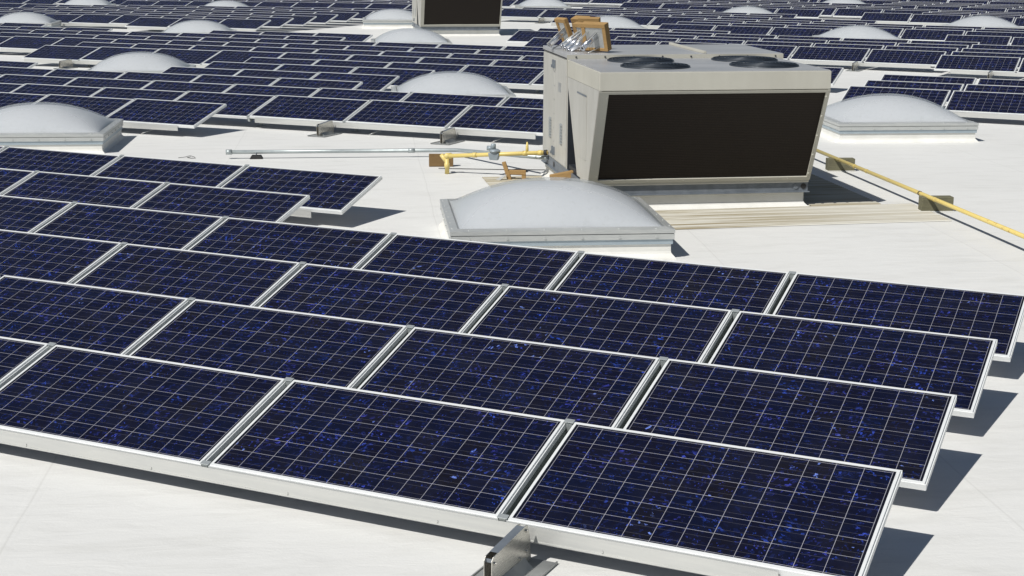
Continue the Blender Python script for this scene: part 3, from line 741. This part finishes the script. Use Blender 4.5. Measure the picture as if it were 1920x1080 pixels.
# ------------------------------------------------------------------ timber frames with tin pipes lying on the cabinet
ztop = UH+0.052
def tframe(lab, loc, rz, lean, wd=0.36, ht=0.34, tubes=1, rods=6, depth=0.085, seed=0):
    rn = random.Random(seed)
    o = thing('timber_rack', lab, 'timber rack', loc, rz, 'timber racks with tin pipes on the air handler')
    cl, sl2 = math.cos(lean), math.sin(lean)
    def F(x, y, z): return (x, y*cl + z*sl2, z*cl - y*sl2 + depth*0.5*abs(sl2)+0.004)
    t = 0.055
    mb = MB(); mb.box(-wd/2, wd/2, 0, depth, ht-t, ht, F); mb.build('board', M['timber'], o, 0.004)
    mb = MB(); mb.box(-wd/2, wd/2, 0, depth, 0, t*0.7, F); mb.build('board', M['timber'], o, 0.004)
    for q in (-1, 1):
        a, b = sorted((q*wd/2, q*(wd/2-t))); mb = MB(); mb.box(a, b, 0.002, depth-0.002, t*0.7, ht-t, F); mb.build('board', M['timber'], o, 0.004)
    mb = MB(); mb.box(-wd/2+t, wd/2-t, 0.012, 0.016, t*0.7, ht-t, F); mb.build('plate', M['tin'], o)
    for i in range(tubes):
        x = 0.0 if tubes == 1 else -0.11+0.22*i/(tubes-1); z = ht*(0.56 - 0.06*i)
        mb = MB(); mb.tube([F(x+0.02, 0.01, z), F(x-0.02, -0.26, z-0.075)], 0.040, 14); mb.tube([F(x-0.02, -0.26, z-0.075), F(x-0.0215, -0.27, z-0.078)], 0.045, 14); p = mb.build('pipe_stub', M['bright'], o)
        mb = MB(); mb.tube([F(x-0.0215, -0.2705, z-0.0781), F(x-0.0217, -0.272, z-0.0785)], 0.018, 8); mb.build('pipe_mouth', M['black'], p)
    mb = MB()
    for i in range(rods):
        x = -wd/2+t+0.02+(wd-2*t-0.04)*rn.random(); z = 0.05+(ht-0.12)*rn.random(); l = 0.20+0.12*rn.random()
        q = F(x-0.12*l, -1.0*l, z-0.32*l); q = (q[0], q[1], max(q[2], 0.006))
        mb = MB(); mb.tube([F(x, 0.012, z), q], 0.0055, 5); mb.build('rod', M['white_alu'], o)
p = UW(-2.36, 1.68, ztop); tframe('front pine timber frame with one tin pipe, largest of the stack on the air handler', p, UA-0.80, R_(-16), 0.38, 0.37, 1, 5, 0.10, 1)
p = UW(-2.44, 1.98, ztop); tframe('middle pine timber frame holding three bright tin pipes on the air handler', p, UA-1.35, R_(-18), 0.40, 0.36, 3, 11, 0.07, 2)
p = UW(-2.33, 2.22, ztop); tframe('rear pine timber frame standing behind the others on the air handler', p, UA-0.5, R_(-14), 0.30, 0.42, 0, 0, 0.08, 3)
p = UW(-2.36, 2.50, ztop); tframe('rearmost pine timber frame leaning against the others on the air handler', p, UA-0.9, R_(-20), 0.26, 0.40, 0, 0, 0.12, 6)
p = UW(-2.58, 2.42, ztop); tframe('narrow pine timber frame leaning at the back left of the stack', p, UA-1.2, R_(-24), 0.26, 0.42, 1, 6, 0.06, 4)
# frame lying on the roof beside the large skylight
o = thing('timber_offcut', 'pine timber offcut lying behind the large skylight dome', 'timber offcut', (-5.62, 10.98, H(-5.6, 11.0)), R_(20)); o.scale = (0.62, 0.62, 0.62)
mb = MB(); mb.prism([(-0.05, 0.0), (0.05, 0.0), (-0.10, 0.42), (-0.18, 0.40)], lambda a, b: (a, -0.05, b), lambda a, b: (a, 0.05, b)); mb.build('upright_board', M['timber'], o, 0.004)
mb = MB(); mb.box(-0.02, 0.36, -0.04, 0.07, 0.13, 0.225); mb.build('flat_board', M['timber'], o, 0.004)
mb = MB(); mb.box(0.27, 0.36, -0.03, 0.06, 0.0, 0.128); mb.build('foot_board', M['timber'], o, 0.004)
mb = MB(); mb.hexa([(-0.30, -0.16, 0.02), (-0.20, -0.22, 0.02), (-0.06, -0.08, 0.12), (-0.12, -0.06, 0.12), (-0.30, -0.165, 0.03), (-0.20, -0.225, 0.03), (-0.06, -0.085, 0.13), (-0.12, -0.065, 0.13)]); mb.build('metal_sheet', M['white_alu'], o)
mb = MB(); mb.box(-0.22, 0.22, -0.05, 0.05, 0.0, 0.09); o = mb.build('timber_plank', M['timber'], None, 0.004); o.location = (-4.55, 10.55, H(-4.5, 10.5)+0.20); o.rotation_euler = (0, R_(-8), R_(22)); o.location = (-4.32, 9.99, 0.30); o.rotation_euler = (0, R_(-12), R_(22)); tag(o, 'pine plank end resting against the air handler base rail', 'plank')

# ------------------------------------------------------------------ gas pipe, conduit
def pipe(name, P, r, mat, parent=None, n=12):
    mb = MB(); mb.tube(P, r, n); return mb.build(name, mat, parent)
pr_ = thing('gas_pipe', 'long yellow gas pipe running from the air handler to the right picture edge', 'pipe', (-1.5, 13.0, 0))
def L(p): return (p[0]+1.5, p[1]-13.0, p[2])
A_, B_ = Vector((-2.47, 14.95, 0.265)), Vector((2.6, 7.15, 0.245))
pipe('run', [L(A_), L(A_.lerp(B_, .5)), L(B_)], 0.026, M['yellow'], pr_)
for t in (0.235, 0.285, 0.485, 0.535, 0.81, 0.83):
    q = A_.lerp(B_, t); d = (B_-A_).normalized()*0.012
    pipe('coupling', [L(q-d), L(q+d)], 0.030, M['black'] if t in (0.485, 0.83) else M['yellow'], pr_)
for x, y, lab in ((-1.66, 13.88, 'dark weathered wood block under the yellow pipe beside the unit shadow'), (0.21, 11.06, 'grey weathered wood block under the yellow pipe, nearer one')):
    o = thing('pipe_block', lab, 'wood block', (x, y, H(x, y)), R_(29), 'wood blocks under the pipes')
    mb = MB(); mb.box(-0.20, 0.20, -0.07, 0.07, 0.012, 0.185); mb.build('block', M['oldwood'], o, 0.006)
    mb = MB(); mb.box(-0.215, 0.215, -0.09, 0.09, 0.003, 0.012); mb.build('pad', M['curb'], o)
# left: yellow branch with regulator
yl = thing('gas_branch', 'yellow gas pipe branch with drip leg left of the air handler', 'pipe', (-7.0, 12.0, 0.05))
def Y(p): return (p[0]+7.0, p[1]-12.0, p[2]-0.05)
ex = Vector((-6.68, 11.11, 0.305)); en = Vector(UW(-2.83, 2.60, 0.43))
pipe('main_run', [Y(ex), Y(ex.lerp(en, .5)), Y(en)], 0.030, M['yellow'], yl)
mb = MB(); mb.tube([Y(ex+Vector((-0.03, -0.02, -0.02))), Y(ex+Vector((-0.005, 0, 0))), Y(ex+Vector((0.06, 0.03, 0.005)))], [0.036, 0.044, 0.040], 12); mb.build('elbow', M['yellow'], yl)
for t in (0.28, 0.78, 0.93):
    q = ex.lerp(en, t); d = (en-ex).normalized()*0.03; pipe('coupling', [Y(q-d), Y(q+d)], 0.037, M['yellow'], yl)
q = ex.lerp(en, 0.80); pipe('tee_stub', [Y(q), Y(q+Vector((0, 0, 0.10))), Y(q+Vector((0, 0, 0.16)))], [0.022, 0.020, 0.008], M['yellow'], yl)
pipe('drip_leg', [Y(ex), Y((ex.x, ex.y, 0.205)), Y((ex.x, ex.y, 0.20)), Y((ex.x, ex.y, 0.135)), Y((ex.x, ex.y, 0.13)), Y((ex.x, ex.y, 0.052))], [0.030, 0.030, 0.040, 0.040, 0.030, 0.034], M['yellow'], yl)
pipe('side_branch', [Y(ex+Vector((-0.01, 0.02, -0.10))), Y(ex+Vector((-0.10, 0.01, 0.015)))], 0.030, M['yellow'], yl)
mb = MB(); q = en; d = (en-ex).normalized(); mb.tube([Y(q-d*0.05), Y(q-d*0.005)], 0.040, 10); mb.build('end_cap', M['black'], yl)
rg = thing('gas_regulator', 'grey cast gas regulator mounted on the yellow pipe', 'regulator', tuple(ex.lerp(en, .48)), math.atan2((en-ex).y, (en-ex).x))
mb = MB(); mb.tube([(0, 0, 0.02), (0, 0, 0.05), (0, 0, 0.052), (0, 0, 0.075)], [0.06, 0.085, 0.085, 0.05], 18); mb.build('diaphragm', M['regulator'], rg)
mb = MB(); mb.tube([(-0.02, 0, 0.075), (-0.02, 0, 0.145), (-0.02, 0, 0.15)], [0.036, 0.036, 0.028], 14); mb.build('spring_tower', M['regulator'], rg)
mb = MB(); mb.tube([(-0.11, 0, 0.085), (-0.03, 0, 0.085)], 0.034, 12); mb.build('vent', M['regulator'], rg)
mb = MB(); mb.hexa([(-0.07, -0.03, -0.08), (0.05, -0.03, -0.08), (0.05, 0.03, -0.08), (-0.07, 0.03, -0.08), (-0.09, -0.045, 0.02), (0.08, -0.045, 0.02), (0.08, 0.045, 0.02), (-0.09, 0.045, 0.02)]); mb.build('body', M['regulator'], rg, 0.008)
o = thing('pipe_block', 'brown wood block behind the yellow drip leg', 'wood block', (-7.10, 11.72, H(-7.1, 11.7)), R_(27), 'wood blocks under the pipes')
mb = MB(); mb.box(-0.18, 0.18, -0.045, 0.045, 0.004, 0.185); mb.build('block', M['brownwood'], o, 0.004)
cv = thing('conduit', 'long grey steel conduit lying left of the yellow pipe', 'conduit', (-9.0, 11.8, 0.05))
c0, c1, c2 = Vector((-10.44, 11.02, 0.135)), Vector((-7.35, 12.72, 0.155)), Vector(UW(-2.83, 2.62, 0.35))
def Cc(p): return (p[0]+9.0, p[1]-11.8, p[2]-0.05)
pipe('run', [Cc(c0), Cc(c0.lerp(c1, .5)), Cc(c1), Cc(c1.lerp(c2, .06)+Vector((0, 0, 0))), Cc(c2)], 0.030, M['conduit'], cv)
d = (c1-c0).normalized(); pipe('end_coupling', [Cc(c0-d*0.02), Cc(c0+d*0.07)], 0.040, M['conduit'], cv)
q = c0.lerp(c1, .80); pipe('coupling', [Cc(q-d*0.05), Cc(q+d*0.05)], 0.036, M['conduit'], cv)
q = c0.lerp(c1, 0.125)
o = thing('conduit_support', 'small black rubber support block under the grey conduit', 'pipe support', (q.x, q.y, H(q.x, q.y)), math.atan2(d.y, d.x))
mb = MB(); mb.prism([(-0.10, 0.004), (0.10, 0.004), (0.07, 0.055), (-0.07, 0.055)], lambda a, b: (a, -0.06, b), lambda a, b: (a, 0.06, b)); mb.build('foot', M['black'], o, 0.006)
mb = MB(); mb.tube([(0, 0.04*math.cos(t*math.pi/8), 0.06+0.055*math.sin(t*math.pi/8)) for t in range(9)], 0.006, 6); mb.build('clamp', M['galv'], o)
# thin wire on the roof
mb = MB(); mb.tube([(-0.25, 0, 0.008), (-0.12, 0.03, 0.02), (0.0, 0.05, 0.05), (0.10, 0.02, 0.03), (0.14, -0.03, 0.01), (0.05, -0.05, 0.008), (-0.05, -0.02, 0.02), (0.02, 0.03, 0.03)], 0.006, 6)
o = mb.build('wire_scrap', M['black']); o.location = (-11.02, 10.84, H(-11, 10.8)); o.rotation_euler = (0, 0, 0.4); o.scale = (0.7, 0.7, 0.7); tag(o, 'small curl of black wire on the roof near the left skylight', 'wire')
mb = MB(); mb.tube([(-7.0+7, 11.45-11.5, 0.012), (-6.2+7, 11.75-11.5, 0.010), (-5.6+7, 12.0-11.5, 0.012), (-5.35+7, 12.15-11.5, 0.01)], 0.006, 6)  # dark tube drawing the shadow of conduit and pipe
o = mb.build('shadow_line', M['black']); o.location = (-7.0, 11.5, 0.05); tag(o, 'thin painted shadow line on the mat left of the air handler', 'shadow line')

# ------------------------------------------------------------------ ribbed walkway mats around the unit
def mat_(lab, pts, rib=0.075):   # pts: local rectangle in unit coordinates u0,u1,v0,v1, ribs along 'u' or 'v'
    u0, u1, v0, v1, along = pts
    cx, cy = UW((u0+u1)/2, (v0+v1)/2, 0)[:2]
    o = thing('walkway_mat', lab, 'mat', (cx, cy, 0), UA if along == 'u' else UA+math.pi/2, 'ribbed walkway mats round the air handler')
    hu, hv = ((u1-u0)/2, (v1-v0)/2) if along == 'u' else ((v1-v0)/2, (u1-u0)/2)
    rz = o.rotation_euler.z; c, s = math.cos(rz), math.sin(rz)
    mb = MB(); n = int(2*hv/rib)
    nu = 12
    def hz(x, y): return H(cx+x*c-y*s, cy+x*s+y*c)
    prof = []
    for i in range(n):
        y = -hv+i*rib
        prof += [(y, 0.004), (y+rib*0.15, 0.015), (y+rib*0.60, 0.015), (y+rib*0.75, 0.004)]
    prof.append((hv, 0.004))
    V = [[mb.bm.verts.new((-hu+2*hu*k/nu, y, z+hz(-hu+2*hu*k/nu, y))) for k in range(nu+1)] for y, z in prof]
    for i in range(len(V)-1):
        for k in range(nu): mb.bm.faces.new((V[i][k], V[i][k+1], V[i+1][k+1], V[i+1][k]))
    mb.build('mat', M['pad'], o)
mat_('wide stained ribbed mat in front of the air handler', (-3.3, 1.40, -1.30, -0.10, 'u'))
mat_('ribbed mat in the shadow right of the air handler', (0.07, 1.0, -0.095, 3.0, 'u'))
mat_('ribbed mat left of the air handler, in front of the drip leg', (-3.72, -2.88, 0.55, 2.9, 'u'))
mat_('pale ribbed mat behind the large dome, left of the unit', (-3.72, -3.31, -0.7, 0.53, 'v'))

mb = MB(); mb.tube([(0, 0, 0.012), (0, 0, 0.028), (0, 0, 0.034)], [0.11, 0.11, 0.07], 20)  # flat dark round disc just above the roof
o = mb.build('dark_disc', M['black']); o.location = (-5.82, 11.74, 0.055); tag(o, 'small round dark disc on the mat left of the air handler', 'drain cap')
